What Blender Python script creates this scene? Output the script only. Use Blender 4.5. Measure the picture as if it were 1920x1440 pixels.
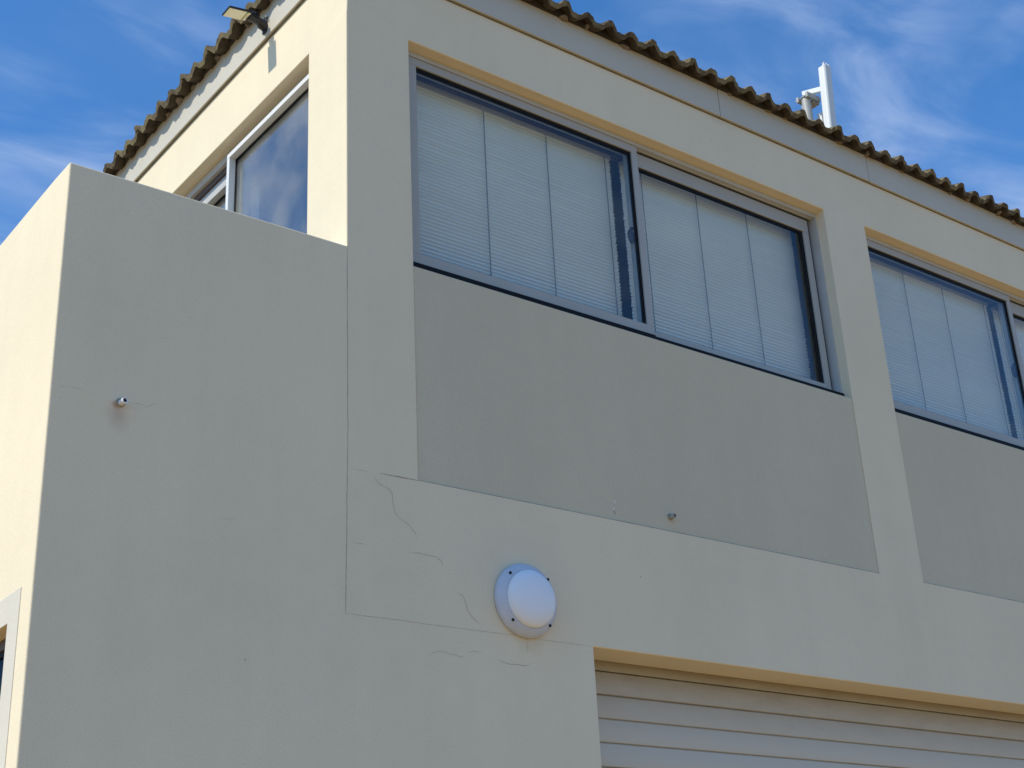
import bpy, bmesh, math, random
from mathutils import Vector, Matrix, noise
random.seed(7)
scene = bpy.context.scene
for o in list(bpy.data.objects): bpy.data.objects.remove(o)

# ------------------------------------------------------------------ camera
R_ = Vector((0.79765835, -0.60125691, -0.04723635))
U_ = Vector((-0.20653582, -0.34590595, 0.91525517))
F_ = Vector((0.56664284, 0.72030493, 0.40009586))
cam_data = bpy.data.cameras.new('camera')
cam_data.sensor_width = 36.0
cam_data.lens = 2696.0 * 36.0 / 1920.0
cam_data.clip_start = 0.05
cam_data.clip_end = 3000.0
cam = bpy.data.objects.new('camera', cam_data)
scene.collection.objects.link(cam)
M = Matrix.Identity(4)
for i in range(3):
    M[i][0] = R_[i]; M[i][1] = U_[i]; M[i][2] = -F_[i]
M[0][3], M[1][3], M[2][3] = -2.889213, -4.8, 1.6
cam.matrix_world = M
scene.camera = cam

# ------------------------------------------------------------------ light
SUN = Vector((-0.68, 0.075, 0.72)).normalized()          # towards the sun
EL = math.asin(SUN.z)
sun_data = bpy.data.lights.new('sun', 'SUN')
sun_data.energy = 4.2
sun_data.angle = math.radians(0.53)
sun_data.color = (1.0, 0.93, 0.80)
sun = bpy.data.objects.new('sun', sun_data)
scene.collection.objects.link(sun)
sun.rotation_euler = SUN.to_track_quat('Z', 'Y').to_euler()
sun.location = (-30, 3, 30)

world = bpy.data.worlds.new('World')
scene.world = world
world.use_nodes = True
nt = world.node_tree
nt.nodes.clear()
def N(t, typ, **kw):
    n = t.nodes.new(typ)
    for k, v in kw.items():
        if hasattr(n, k) and k not in n.inputs: setattr(n, k, v)
        else: n.inputs[k].default_value = v
    return n
out = N(nt, 'ShaderNodeOutputWorld'); bg = N(nt, 'ShaderNodeBackground')
sky = N(nt, 'ShaderNodeTexSky', sky_type='NISHITA')
sky.sun_disc = False
sky.sun_elevation = EL
sky.sun_rotation = math.atan2(SUN.x, SUN.y)
sky.altitude = 100; sky.air_density = 1.0; sky.dust_density = 0.5; sky.ozone_density = 4.0
SKY = 0.138
bg.inputs['Strength'].default_value = SKY
tc = N(nt, 'ShaderNodeTexCoord')
sep = N(nt, 'ShaderNodeSeparateXYZ'); nt.links.new(tc.outputs['Generated'], sep.inputs[0])
mx = N(nt, 'ShaderNodeMath', operation='MAXIMUM'); mx.inputs[1].default_value = 0.06
nt.links.new(sep.outputs['Z'], mx.inputs[0])
dx = N(nt, 'ShaderNodeMath', operation='DIVIDE'); dy = N(nt, 'ShaderNodeMath', operation='DIVIDE')
nt.links.new(sep.outputs['X'], dx.inputs[0]); nt.links.new(mx.outputs[0], dx.inputs[1])
nt.links.new(sep.outputs['Y'], dy.inputs[0]); nt.links.new(mx.outputs[0], dy.inputs[1])
cmb = N(nt, 'ShaderNodeCombineXYZ'); nt.links.new(dx.outputs[0], cmb.inputs[0]); nt.links.new(dy.outputs[0], cmb.inputs[1])
def cloud_layer(rot, sc, loc, nscale, detail, rough, lo, hi, dist):
    mp = N(nt, 'ShaderNodeMapping'); mp.inputs['Rotation'].default_value = (0, 0, rot)
    mp.inputs['Scale'].default_value = sc; mp.inputs['Location'].default_value = loc
    nt.links.new(cmb.outputs[0], mp.inputs[0])
    nz = N(nt, 'ShaderNodeTexNoise'); nz.inputs['Scale'].default_value = nscale
    nz.inputs['Detail'].default_value = detail; nz.inputs['Roughness'].default_value = rough
    nz.inputs['Distortion'].default_value = dist
    nt.links.new(mp.outputs[0], nz.inputs['Vector'])
    r = N(nt, 'ShaderNodeMapRange', interpolation_type='SMOOTHSTEP')
    r.inputs['From Min'].default_value = lo; r.inputs['From Max'].default_value = hi
    nt.links.new(nz.outputs['Fac'], r.inputs['Value'])
    return r
a = cloud_layer(0.4, (1.0, 2.2, 1), (18.78, 11.06, 0), 3.2, 9, 0.56, 0.34, 0.80, 0.6)
b = cloud_layer(-0.25, (1.0, 1.3, 1), (6.91, 13.54, 0), 2.2, 4, 0.5, 0.38, 0.66, 0.5)
mu = N(nt, 'ShaderNodeMath', operation='MULTIPLY'); nt.links.new(a.outputs[0], mu.inputs[0]); nt.links.new(b.outputs[0], mu.inputs[1])
ad = N(nt, 'ShaderNodeMath', operation='MULTIPLY_ADD'); ad.inputs[1].default_value = 0.10
nt.links.new(b.outputs[0], ad.inputs[0]); nt.links.new(mu.outputs[0], ad.inputs[2])
cf = N(nt, 'ShaderNodeMath', operation='MULTIPLY'); cf.inputs[1].default_value = 0.72; cf.use_clamp = True
nt.links.new(ad.outputs[0], cf.inputs[0])
mixc = N(nt, 'ShaderNodeMix', data_type='RGBA')
mixc.inputs['B'].default_value = (3.1, 4.1, 6.2, 1)
tint = N(nt, 'ShaderNodeMix', data_type='RGBA', blend_type='MULTIPLY'); tint.inputs['Factor'].default_value = 1.0
tint.inputs['B'].default_value = (0.50, 1.06, 1.46, 1)
nt.links.new(sky.outputs[0], tint.inputs['A'])
nt.links.new(cf.outputs[0], mixc.inputs['Factor']); nt.links.new(tint.outputs['Result'], mixc.inputs['A'])
nt.links.new(mixc.outputs['Result'], bg.inputs['Color']); nt.links.new(bg.outputs[0], out.inputs['Surface'])

scene.view_settings.view_transform = 'Standard'
scene.view_settings.look = 'None'
scene.view_settings.exposure = 0.0
scene.view_settings.gamma = 1.0
scene.view_settings.use_curve_mapping = False

# ------------------------------------------------------------------ helpers
# all coordinates below are in "module" units (1 unit = 0.8 m), z = 0 is 2.351 m above the ground
S = 0.8; Z0 = 2.351; GZ = -Z0 / S
def W(p): return Vector((S * p[0], S * p[1], S * p[2] + Z0))
WL = {}
def wl(o): return WL.get(o.name, Vector((0, 0, 0))) if o else Vector((0, 0, 0))

class MB:
    def __init__(s): s.v = []; s.f = []
    def add(s, vs, fs):
        n = len(s.v); s.v += [tuple(p) for p in vs]; s.f += [tuple(i + n for i in f) for f in fs]
        return s
    def box(s, x0, x1, y0, y1, z0, z1):
        return s.add([(x0,y0,z0),(x1,y0,z0),(x1,y1,z0),(x0,y1,z0),(x0,y0,z1),(x1,y0,z1),(x1,y1,z1),(x0,y1,z1)],
              [(0,3,2,1),(4,5,6,7),(0,1,5,4),(1,2,6,5),(2,3,7,6),(3,0,4,7)])
    def tube(s, p0, p1, r0, r1=None, n=14, caps=True):
        r1 = r0 if r1 is None else r1
        p0 = Vector(p0); p1 = Vector(p1); d = (p1 - p0).normalized()
        a = d.orthogonal().normalized(); b = d.cross(a)
        vs = []
        for p, r in ((p0, r0), (p1, r1)):
            for i in range(n):
                t = 2 * math.pi * i / n
                vs.append(p + (a * math.cos(t) + b * math.sin(t)) * r)
        fs = [(i, (i + 1) % n, n + (i + 1) % n, n + i) for i in range(n)]
        if caps: fs += [tuple(range(n))[::-1], tuple(range(n, 2 * n))]
        return s.add(vs, fs)
    def lathe(s, c, axis, prof, n=64):
        c = Vector(c); d = Vector(axis).normalized(); a = d.orthogonal().normalized(); b = d.cross(a)
        vs = []
        for (r, h) in prof:
            for i in range(n):
                t = 2 * math.pi * i / n
                vs.append(c + d * h + (a * math.cos(t) + b * math.sin(t)) * r)
        fs = []
        for k in range(len(prof) - 1):
            for i in range(n):
                j = (i + 1) % n
                fs.append((k*n+i, k*n+j, (k+1)*n+j, (k+1)*n+i))
        return s.add(vs, fs)

def link(name, mesh, mat, parent):
    o = bpy.data.objects.new(name, mesh); scene.collection.objects.link(o)
    if mat: 
        mesh.materials.clear(); mesh.materials.append(mat)
    if parent: o.parent = parent
    return o
def obj(name, mb, mat, parent=None, smooth=False, bevel=0, seg=2, auto=None, excl=None, rough_edge=None):
    bm = bmesh.new()
    vs = [bm.verts.new(W(p)) for p in mb.v]
    for f in mb.f:
        try: bm.faces.new([vs[i] for i in f])
        except ValueError: pass
    bmesh.ops.remove_doubles(bm, verts=bm.verts, dist=1e-5)
    bmesh.ops.recalc_face_normals(bm, faces=bm.faces)
    if rough_edge:
        bmesh.ops.subdivide_edges(bm, edges=[e for e in bm.edges if rough_edge(e.verts[0].co) and rough_edge(e.verts[1].co)], cuts=70)
    if bevel:
        es = [e for e in bm.edges if len(e.link_faces) == 2 and e.calc_face_angle(0) > 0.6 and not (excl and excl(e))]
        bmesh.ops.bevel(bm, geom=es, offset=bevel, segments=seg, profile=0.5, affect='EDGES', clamp_overlap=True)
    if rough_edge:      # hand-floated corner: a couple of millimetres of wander and small chips
        for v in bm.verts:
            if rough_edge(v.co):
                n_ = noise.noise_vector(v.co * 2.5) * 0.0030 + noise.noise_vector(v.co * 14) * 0.0022
                v.co += Vector((n_.x, n_.y, n_.z if abs(v.co.z - (S * 2.980 + Z0)) < .02 else 0))
    off = wl(parent)
    for v in bm.verts: v.co -= off
    me = bpy.data.meshes.new(name); bm.to_mesh(me); bm.free()
    if smooth:
        for p in me.polygons: p.use_smooth = True
        me.set_sharp_from_angle(angle=math.radians(auto if auto else 35))
    o = link(name, me, mat, parent)
    WL[o.name] = off
    return o
def thing(name, p, label, cat, group=None):
    o = bpy.data.objects.new(name, None); scene.collection.objects.link(o)
    o.empty_display_size = 0.2
    o.location = W(p); WL[o.name] = W(p)
    o['label'] = label; o['category'] = cat
    if group: o['group'] = group
    return o

# ------------------------------------------------------------------ materials
def mat(name): 
    m = bpy.data.materials.new(name); m.use_nodes = True
    return m, m.node_tree, m.node_tree.nodes['Principled BSDF']
def lnk(t, a, b): t.links.new(a, b)
def basic(name, col, rough=0.5, metal=0.0, var=0.06, nscale=6.0, bump=0.0, bscale=200.0, spec=0.5):
    m, t, p = mat(name)
    tcn = N(t, 'ShaderNodeTexCoord')
    nz = N(t, 'ShaderNodeTexNoise'); nz.inputs['Scale'].default_value = nscale; nz.inputs['Detail'].default_value = 6
    lnk(t, tcn.outputs['Object'], nz.inputs['Vector'])
    mr = N(t, 'ShaderNodeMapRange'); mr.inputs['From Min'].default_value = 0.3; mr.inputs['From Max'].default_value = 0.7
    mr.inputs['To Min'].default_value = 1 - var; mr.inputs['To Max'].default_value = 1 + var
    lnk(t, nz.outputs['Fac'], mr.inputs['Value'])
    mm = N(t, 'ShaderNodeVectorMath', operation='SCALE'); mm.inputs[0].default_value = col
    lnk(t, mr.outputs[0], mm.inputs['Scale']); lnk(t, mm.outputs[0], p.inputs['Base Color'])
    p.inputs['Roughness'].default_value = rough; p.inputs['Metallic'].default_value = metal
    p.inputs['Specular IOR Level'].default_value = spec
    if bump:
        n2 = N(t, 'ShaderNodeTexNoise'); n2.inputs['Scale'].default_value = bscale; n2.inputs['Detail'].default_value = 4
        lnk(t, tcn.outputs['Object'], n2.inputs['Vector'])
        bp = N(t, 'ShaderNodeBump'); bp.inputs['Strength'].default_value = bump; bp.inputs['Distance'].default_value = 0.002
        lnk(t, n2.outputs['Fac'], bp.inputs['Height']); lnk(t, bp.outputs[0], p.inputs['Normal'])
    return m

def plaster(name, col, stains=(), rough=0.85, blotch=0.045, grain=0.085):
    """painted plaster: sand grain relief, faint blotches, local stains (x,y,z,radius,strength,colour)"""
    m, t, p = mat(name)
    g = N(t, 'ShaderNodeNewGeometry')
    pos = g.outputs['Position']
    def nz(sc, det, rg=0.5):
        n = N(t, 'ShaderNodeTexNoise'); n.inputs['Scale'].default_value = sc; n.inputs['Detail'].default_value = det
        n.inputs['Roughness'].default_value = rg; lnk(t, pos, n.inputs['Vector']); return n
    big = nz(0.9, 5, 0.55); gr = nz(170, 3, 0.6); sp = nz(38, 2, 0.5); md = nz(9, 4, 0.6)
    def rng(n, a, b, lo=0.3, hi=0.7):
        r = N(t, 'ShaderNodeMapRange'); r.inputs['From Min'].default_value = lo; r.inputs['From Max'].default_value = hi
        r.inputs['To Min'].default_value = a; r.inputs['To Max'].default_value = b
        lnk(t, n.outputs['Fac'], r.inputs['Value']); return r
    f1 = rng(big, 1 - blotch, 1 + blotch); f2 = rng(gr, 1 - grain, 1 + grain); f3 = rng(md, 0.985, 1.015)
    m1 = N(t, 'ShaderNodeMath', operation='MULTIPLY'); lnk(t, f1.outputs[0], m1.inputs[0]); lnk(t, f2.outputs[0], m1.inputs[1])
    m2 = N(t, 'ShaderNodeMath', operation='MULTIPLY'); lnk(t, m1.outputs[0], m2.inputs[0]); lnk(t, f3.outputs[0], m2.inputs[1])
    sc = N(t, 'ShaderNodeVectorMath', operation='SCALE'); sc.inputs[0].default_value = col; lnk(t, m2.outputs[0], sc.inputs['Scale'])
    cur = sc.outputs[0]
    # faint vertical wash marks left by rain
    stm = N(t, 'ShaderNodeMapping'); stm.inputs['Scale'].default_value = (7, 7, 0.45); lnk(t, pos, stm.inputs[0])
    stn = N(t, 'ShaderNodeTexNoise'); stn.inputs['Scale'].default_value = 1.0; stn.inputs['Detail'].default_value = 5; lnk(t, stm.outputs[0], stn.inputs['Vector'])
    str_ = rng(stn, 0.982, 1.014); sts = N(t, 'ShaderNodeVectorMath', operation='SCALE'); lnk(t, cur, sts.inputs[0]); lnk(t, str_.outputs[0], sts.inputs['Scale'])
    cur = sts.outputs[0]
    # faint warm / cool drift of the paint
    drift = nz(0.55, 3)
    mixd = N(t, 'ShaderNodeMix', data_type='RGBA'); fr = rng(drift, 0.0, 0.35)
    lnk(t, fr.outputs[0], mixd.inputs['Factor']); lnk(t, cur, mixd.inputs['A'])
    mixd.inputs['B'].default_value = (col[0] * 1.0, col[1] * 0.985, col[2] * 0.93, 1)
    cur = mixd.outputs['Result']
    for (x, y, z, rx, rz, st, c) in stains:
        w = W((x, y, z))
        sub = N(t, 'ShaderNodeVectorMath', operation='SUBTRACT'); lnk(t, pos, sub.inputs[0]); sub.inputs[1].default_value = w
        dv = N(t, 'ShaderNodeVectorMath', operation='DIVIDE'); lnk(t, sub.outputs[0], dv.inputs[0]); dv.inputs[1].default_value = (rx * S, 0.4, rz * S)
        ln = N(t, 'ShaderNodeVectorMath', operation='LENGTH'); lnk(t, dv.outputs[0], ln.inputs[0])
        a1 = N(t, 'ShaderNodeMath', operation='MULTIPLY_ADD'); lnk(t, md.outputs['Fac'], a1.inputs[0]); a1.inputs[1].default_value = 0.9
        lnk(t, ln.outputs['Value'], a1.inputs[2])
        r = N(t, 'ShaderNodeMapRange', interpolation_type='SMOOTHSTEP'); r.inputs['From Min'].default_value = 1.4; r.inputs['From Max'].default_value = 0.35
        r.inputs['To Min'].default_value = 0; r.inputs['To Max'].default_value = st
        lnk(t, a1.outputs[0], r.inputs['Value'])
        mi = N(t, 'ShaderNodeMix', data_type='RGBA'); lnk(t, r.outputs[0], mi.inputs['Factor']); lnk(t, cur, mi.inputs['A'])
        mi.inputs['B'].default_value = (*c, 1); cur = mi.outputs['Result']
    lnk(t, cur, p.inputs['Base Color'])
    p.inputs['Roughness'].default_value = rough; p.inputs['Specular IOR Level'].default_value = 0.25
    ah = N(t, 'ShaderNodeMath', operation='MULTIPLY_ADD'); lnk(t, sp.outputs['Fac'], ah.inputs[0]); ah.inputs[1].default_value = 1.6
    lnk(t, gr.outputs['Fac'], ah.inputs[2])
    ah2 = N(t, 'ShaderNodeMath', operation='MULTIPLY_ADD'); lnk(t, md.outputs['Fac'], ah2.inputs[0]); ah2.inputs[1].default_value = 3.0
    lnk(t, ah.outputs[0], ah2.inputs[2])
    bp = N(t, 'ShaderNodeBump'); bp.inputs['Strength'].default_value = 0.35; bp.inputs['Distance'].default_value = 0.0012
    lnk(t, ah2.outputs[0], bp.inputs['Height']); lnk(t, bp.outputs[0], p.inputs['Normal'])
    return m

CREAM = (0.765, 0.668, 0.487)
rust = (0.36, 0.20, 0.11)
M_wall = plaster('cream_plaster', CREAM, stains=[(-1.245, 0, 1.70, 0.085, 0.10, 0.55, (0.50, 0.36, 0.27)), (-1.25, 0, 1.755, 0.035, 0.035, 0.8, rust),
        (1.13, 0, 0.88, 0.16, 0.09, 0.40, (0.56, 0.46, 0.31)), (2.29, 0, 1.75, 0.06, 0.05, 0.35, (0.5, 0.4, 0.3)),
        (3.157, 0, 4.95, 0.25, 0.05, 0.25, (0.45, 0.42, 0.30))])
M_panel = plaster('grey_beige_plaster', (0.605, 0.54, 0.395), stains=[(2.295, 0, 1.755, 0.05, 0.04, 0.45, (0.46, 0.36, 0.26))])
M_fascia = basic('fascia_paint', (0.53, 0.495, 0.405), 0.6, var=0.03, nscale=3, bump=0.15, bscale=60)
M_trim = plaster('pale_surround_plaster', (0.62, 0.58, 0.49))
M_ground = basic('paving', (0.40, 0.245, 0.085), 0.9, var=0.18, nscale=1.5, bump=0.4, bscale=40)
M_alu = basic('grey_aluminium', (0.40, 0.40, 0.375), 0.5, 0.0, var=0.03, nscale=4, spec=0.3)
M_alu2 = basic('grey_aluminium_track', (0.47, 0.47, 0.45), 0.5, 0.0, var=0.05, nscale=8)
M_white_alu = basic('white_aluminium', (0.74, 0.74, 0.72), 0.4, var=0.02)
M_brown_frame = basic('brown_frame', (0.10, 0.065, 0.05), 0.5)
M_rubber = basic('black_rubber', (0.008, 0.008, 0.010), 0.7, spec=0.2)
M_black = basic('black_plastic', (0.012, 0.013, 0.016), 0.4)
M_slat = basic('blind_slat_paint', (0.88, 0.89, 0.87), 0.5, var=0.02)
M_cord = basic('blind_cord', (0.07, 0.075, 0.08), 0.9)
M_head = basic('blind_headrail', (0.52, 0.49, 0.44), 0.5)
M_inner = basic('room_plaster', (0.24, 0.23, 0.21), 0.9)
M_white_pl = basic('white_plastic', (0.80, 0.81, 0.84), 0.35, var=0.01)
M_bulk = basic('pale_blue_grey_plastic', (0.54, 0.57, 0.64), 0.42, var=0.05, nscale=14)
M_joint = basic('joint_dirt', (0.25, 0.22, 0.17), 0.95, spec=0.1)
M_crack = basic('dark_crack', (0.34, 0.30, 0.23), 0.95, spec=0.1)  # brownish grey of the dirt in cracks, shared by specks and a chip
M_crack2 = basic('faint_crack', (0.50, 0.45, 0.34), 0.95, spec=0.1)
M_galv = basic('galvanised_steel', (0.36, 0.36, 0.33), 0.55, 0.1, var=0.12, nscale=30)
M_ant = basic('antenna_shell', (0.70, 0.71, 0.69), 0.45, var=0.02)
M_mortar = basic('mortar', (0.20, 0.165, 0.125), 0.95, var=0.25, nscale=20, bump=0.6, bscale=90)
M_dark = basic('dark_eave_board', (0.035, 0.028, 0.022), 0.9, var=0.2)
M_head_gap = basic('head_gap_brown', (0.15, 0.105, 0.085), 0.7)
M_eave_gap = basic('eave_gap_shade_tone', (0.17, 0.15, 0.10), 0.9, var=0.3, nscale=12)
M_chip = basic('white_primer', (0.82, 0.82, 0.80), 0.8)

# translucent lens
m, t, p = mat('opal_lens'); M_lens = m
p.inputs['Base Color'].default_value = (0.80, 0.83, 0.88, 1); p.inputs['Roughness'].default_value = 0.45
p.inputs['Subsurface Weight'].default_value = 0.2; p.inputs['Subsurface Radius'].default_value = (0.02, 0.02, 0.02)
# led cover
m, t, p = mat('led_cover'); M_led = m
tcn = N(t, 'ShaderNodeTexCoord')
vo = N(t, 'ShaderNodeTexVoronoi'); vo.inputs['Scale'].default_value = 55; vo.inputs['Randomness'].default_value = 0.05
lnk(t, tcn.outputs['Object'], vo.inputs['Vector'])
cr = N(t, 'ShaderNodeValToRGB'); cr.color_ramp.elements[0].position = 0.12; cr.color_ramp.elements[0].color = (0.75, 0.72, 0.22, 1)
cr.color_ramp.elements[1].position = 0.4; cr.color_ramp.elements[1].color = (0.84, 0.82, 0.66, 1)
lnk(t, vo.outputs['Distance'], cr.inputs[0]); lnk(t, cr.outputs[0], p.inputs['Base Color']); p.inputs['Roughness'].default_value = 0.35

# roof tile concrete
m, t, p = mat('weathered_concrete_tile'); M_tile = m
g = N(t, 'ShaderNodeNewGeometry'); oi = N(t, 'ShaderNodeObjectInfo')
n1 = N(t, 'ShaderNodeTexNoise'); n1.inputs['Scale'].default_value = 22; n1.inputs['Detail'].default_value = 8; n1.inputs['Roughness'].default_value = 0.65
n2 = N(t, 'ShaderNodeTexNoise'); n2.inputs['Scale'].default_value = 6; n2.inputs['Detail'].default_value = 5
for n in (n1, n2): lnk(t, g.outputs['Position'], n.inputs['Vector'])
c1 = N(t, 'ShaderNodeValToRGB')
els = c1.color_ramp.elements; els[0].position = 0.30; els[0].color = (0.045, 0.034, 0.022, 1); els[1].position = 0.72; els[1].color = (0.27, 0.215, 0.115, 1)
e = els.new(0.5); e.color = (0.125, 0.094, 0.050, 1)
lnk(t, n1.outputs['Fac'], c1.inputs[0])
c2 = N(t, 'ShaderNodeMix', data_type='RGBA'); c2.inputs['B'].default_value = (0.215, 0.18, 0.085, 1)
r2 = N(t, 'ShaderNodeMapRange'); r2.inputs['From Min'].default_value = 0.42; r2.inputs['From Max'].default_value = 0.7; r2.inputs['To Max'].default_value = 0.7
lnk(t, n2.outputs['Fac'], r2.inputs['Value']); lnk(t, r2.outputs[0], c2.inputs['Factor']); lnk(t, c1.outputs[0], c2.inputs['A'])
rr = N(t, 'ShaderNodeMapRange'); rr.inputs['To Min'].default_value = 0.8; rr.inputs['To Max'].default_value = 1.2; lnk(t, oi.outputs['Random'], rr.inputs['Value'])
vs_ = N(t, 'ShaderNodeVectorMath', operation='SCALE'); lnk(t, c2.outputs['Result'], vs_.inputs[0]); lnk(t, rr.outputs[0], vs_.inputs['Scale'])
lnk(t, vs_.outputs[0], p.inputs['Base Color']); p.inputs['Roughness'].default_value = 0.95
bp = N(t, 'ShaderNodeBump'); bp.inputs['Strength'].default_value = 0.8; bp.inputs['Distance'].default_value = 0.006
lnk(t, n1.outputs['Fac'], bp.inputs['Height']); lnk(t, bp.outputs[0], p.inputs['Normal'])

M_tile_shade = basic('tile_underside_shade', (0.060, 0.044, 0.027), 0.95, var=0.55, nscale=25, bump=0.7, bscale=60)  # undersides only: the shade beneath the tile waves is put into this colour
# roller door paint with dust near its top
m, t, p = mat('roller_door_enamel'); M_door = m
g = N(t, 'ShaderNodeNewGeometry'); sp_ = N(t, 'ShaderNodeSeparateXYZ'); lnk(t, g.outputs['Position'], sp_.inputs[0])
n1 = N(t, 'ShaderNodeTexNoise'); n1.inputs['Scale'].default_value = 5; n1.inputs['Detail'].default_value = 7; n1.inputs['Roughness'].default_value = 0.7
mp = N(t, 'ShaderNodeMapping'); mp.inputs['Scale'].default_value = (1, 1, 3); lnk(t, g.outputs['Position'], mp.inputs[0]); lnk(t, mp.outputs[0], n1.inputs['Vector'])
r1 = N(t, 'ShaderNodeMapRange'); r1.inputs['From Min'].default_value = 2.75; r1.inputs['From Max'].default_value = 3.0; r1.inputs['To Max'].default_value = 0.8
lnk(t, sp_.outputs['Z'], r1.inputs['Value'])
mm = N(t, 'ShaderNodeMath', operation='MULTIPLY'); r3 = N(t, 'ShaderNodeMapRange'); r3.inputs['From Min'].default_value = 0.3; r3.inputs['From Max'].default_value = 0.65
r3.inputs['To Min'].default_value = 0.5
lnk(t, n1.outputs['Fac'], r3.inputs['Value']); lnk(t, r1.outputs[0], mm.inputs[0]); lnk(t, r3.outputs[0], mm.inputs[1])
mi = N(t, 'ShaderNodeMix', data_type='RGBA'); mi.inputs['A'].default_value = (0.585, 0.545, 0.455, 1); mi.inputs['B'].default_value = (0.40, 0.345, 0.27, 1)
lnk(t, mm.outputs[0], mi.inputs['Factor']); lnk(t, mi.outputs['Result'], p.inputs['Base Color']); p.inputs['Roughness'].default_value = 0.55

def glass(name, tint, boost=1.0, film=0.0):
    m = bpy.data.materials.new(name); m.use_nodes = True; t = m.node_tree; t.nodes.clear()
    o = N(t, 'ShaderNodeOutputMaterial'); mix = N(t, 'ShaderNodeMixShader'); tr = N(t, 'ShaderNodeBsdfTransparent'); gl = N(t, 'ShaderNodeBsdfGlossy')
    tr.inputs[0].default_value = (*tint, 1); gl.inputs['Roughness'].default_value = 0.008; gl.inputs['Color'].default_value = (0.95, 0.97, 1, 1)
    g = N(t, 'ShaderNodeNewGeometry'); r = N(t, 'ShaderNodeMapRange'); r.inputs['To Min'].default_value = 1.52; r.inputs['To Max'].default_value = 1 / 1.52
    lnk(t, g.outputs['Backfacing'], r.inputs['Value'])
    fr = N(t, 'ShaderNodeFresnel'); lnk(t, r.outputs[0], fr.inputs['IOR'])
    n = N(t, 'ShaderNodeTexNoise'); n.inputs['Scale'].default_value = 1.3; lnk(t, g.outputs['Position'], n.inputs['Vector'])
    bp = N(t, 'ShaderNodeBump'); bp.inputs['Strength'].default_value = 0.25; bp.inputs['Distance'].default_value = 0.004
    lnk(t, n.outputs['Fac'], bp.inputs['Height']); lnk(t, bp.outputs[0], gl.inputs['Normal'])
    mu = N(t, 'ShaderNodeMath', operation='MULTIPLY'); mu.inputs[1].default_value = boost; mu.use_clamp = True
    lnk(t, fr.outputs[0], mu.inputs[0]); lnk(t, mu.outputs[0], mix.inputs[0])
    lnk(t, tr.outputs[0], mix.inputs[1]); lnk(t, gl.outputs[0], mix.inputs[2]); 
    if film:      # pale blotches painting a grey cloud reflection, with some dust, on the pane
        df = N(t, 'ShaderNodeBsdfDiffuse'); df.inputs['Color'].default_value = (0.62, 0.58, 0.47, 1)
        nf = N(t, 'ShaderNodeTexNoise'); nf.inputs['Scale'].default_value = 3.2; nf.inputs['Detail'].default_value = 5; lnk(t, g.outputs['Position'], nf.inputs['Vector'])
        rf = N(t, 'ShaderNodeMapRange', interpolation_type='SMOOTHSTEP'); rf.inputs['From Min'].default_value = 0.3; rf.inputs['From Max'].default_value = 0.72
        rf.inputs['To Min'].default_value = film * 0.35; rf.inputs['To Max'].default_value = film * 1.6; lnk(t, nf.outputs['Fac'], rf.inputs['Value'])
        m3 = N(t, 'ShaderNodeMixShader'); lnk(t, rf.outputs[0], m3.inputs[0]); lnk(t, mix.outputs[0], m3.inputs[1]); lnk(t, df.outputs[0], m3.inputs[2])
        lnk(t, m3.outputs[0], o.inputs[0])
    else: lnk(t, mix.outputs[0], o.inputs[0])
    return m
M_glass = glass('window_glass', (0.90, 0.955, 0.985), 0.75)
M_glass3 = glass('dark_window_glass', (0.50, 0.47, 0.48), 0.22)
M_glass2 = glass('tinted_window_glass', (0.80, 0.84, 0.85), 1.6, 0.11)

# ------------------------------------------------------------------ ground
gm = MB(); gm.add([(-1500, -1500, GZ), (1500, -1500, GZ), (1500, 1500, GZ), (-1500, 1500, GZ)], [(0, 1, 2, 3)])
ground = obj('ground', gm, M_ground); ground['kind'] = 'structure'

# ------------------------------------------------------------------ building
bld = thing('building', (0, 0, GZ), 'cream plastered two storey building with tiled roof, terrace walls and roller door', 'building')

def slab(mb, ax, c0, c1, As, Bs, holes):
    """slab of thickness c0..c1 along axis ax (0 = x, 1 = y) over horizontal cuts As and vertical cuts Bs, minus holes"""
    As = sorted(As); Bs = sorted(Bs)
    def solid(i, j):
        if i < 0 or j < 0 or i >= len(As) - 1 or j >= len(Bs) - 1: return False
        ca = (As[i] + As[i+1]) / 2; cb = (Bs[j] + Bs[j+1]) / 2
        return not any(a0 < ca < a1 and b0 < cb < b1 for a0, a1, b0, b1 in holes)
    def P(c, a, b): return (c, a, b) if ax == 0 else (a, c, b)
    for i in range(len(As) - 1):
        for j in range(len(Bs) - 1):
            if not solid(i, j): continue
            a0, a1, b0, b1 = As[i], As[i+1], Bs[j], Bs[j+1]
            mb.add([P(c0,a0,b0),P(c0,a1,b0),P(c0,a1,b1),P(c0,a0,b1)], [(0,1,2,3)])
            mb.add([P(c1,a0,b0),P(c1,a1,b0),P(c1,a1,b1),P(c1,a0,b1)], [(3,2,1,0)])
            for (di, dj, e) in ((-1,0,((a0,b0),(a0,b1))),(1,0,((a1,b0),(a1,b1))),(0,-1,((a0,b0),(a1,b0))),(0,1,((a0,b1),(a1,b1)))):
                if not solid(i+di, j+dj):
                    (p, q), (r, s) = e
                    mb.add([P(c0,p,q),P(c0,r,s),P(c1,r,s),P(c1,p,q)], [(0,1,2,3)])
    return mb

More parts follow.
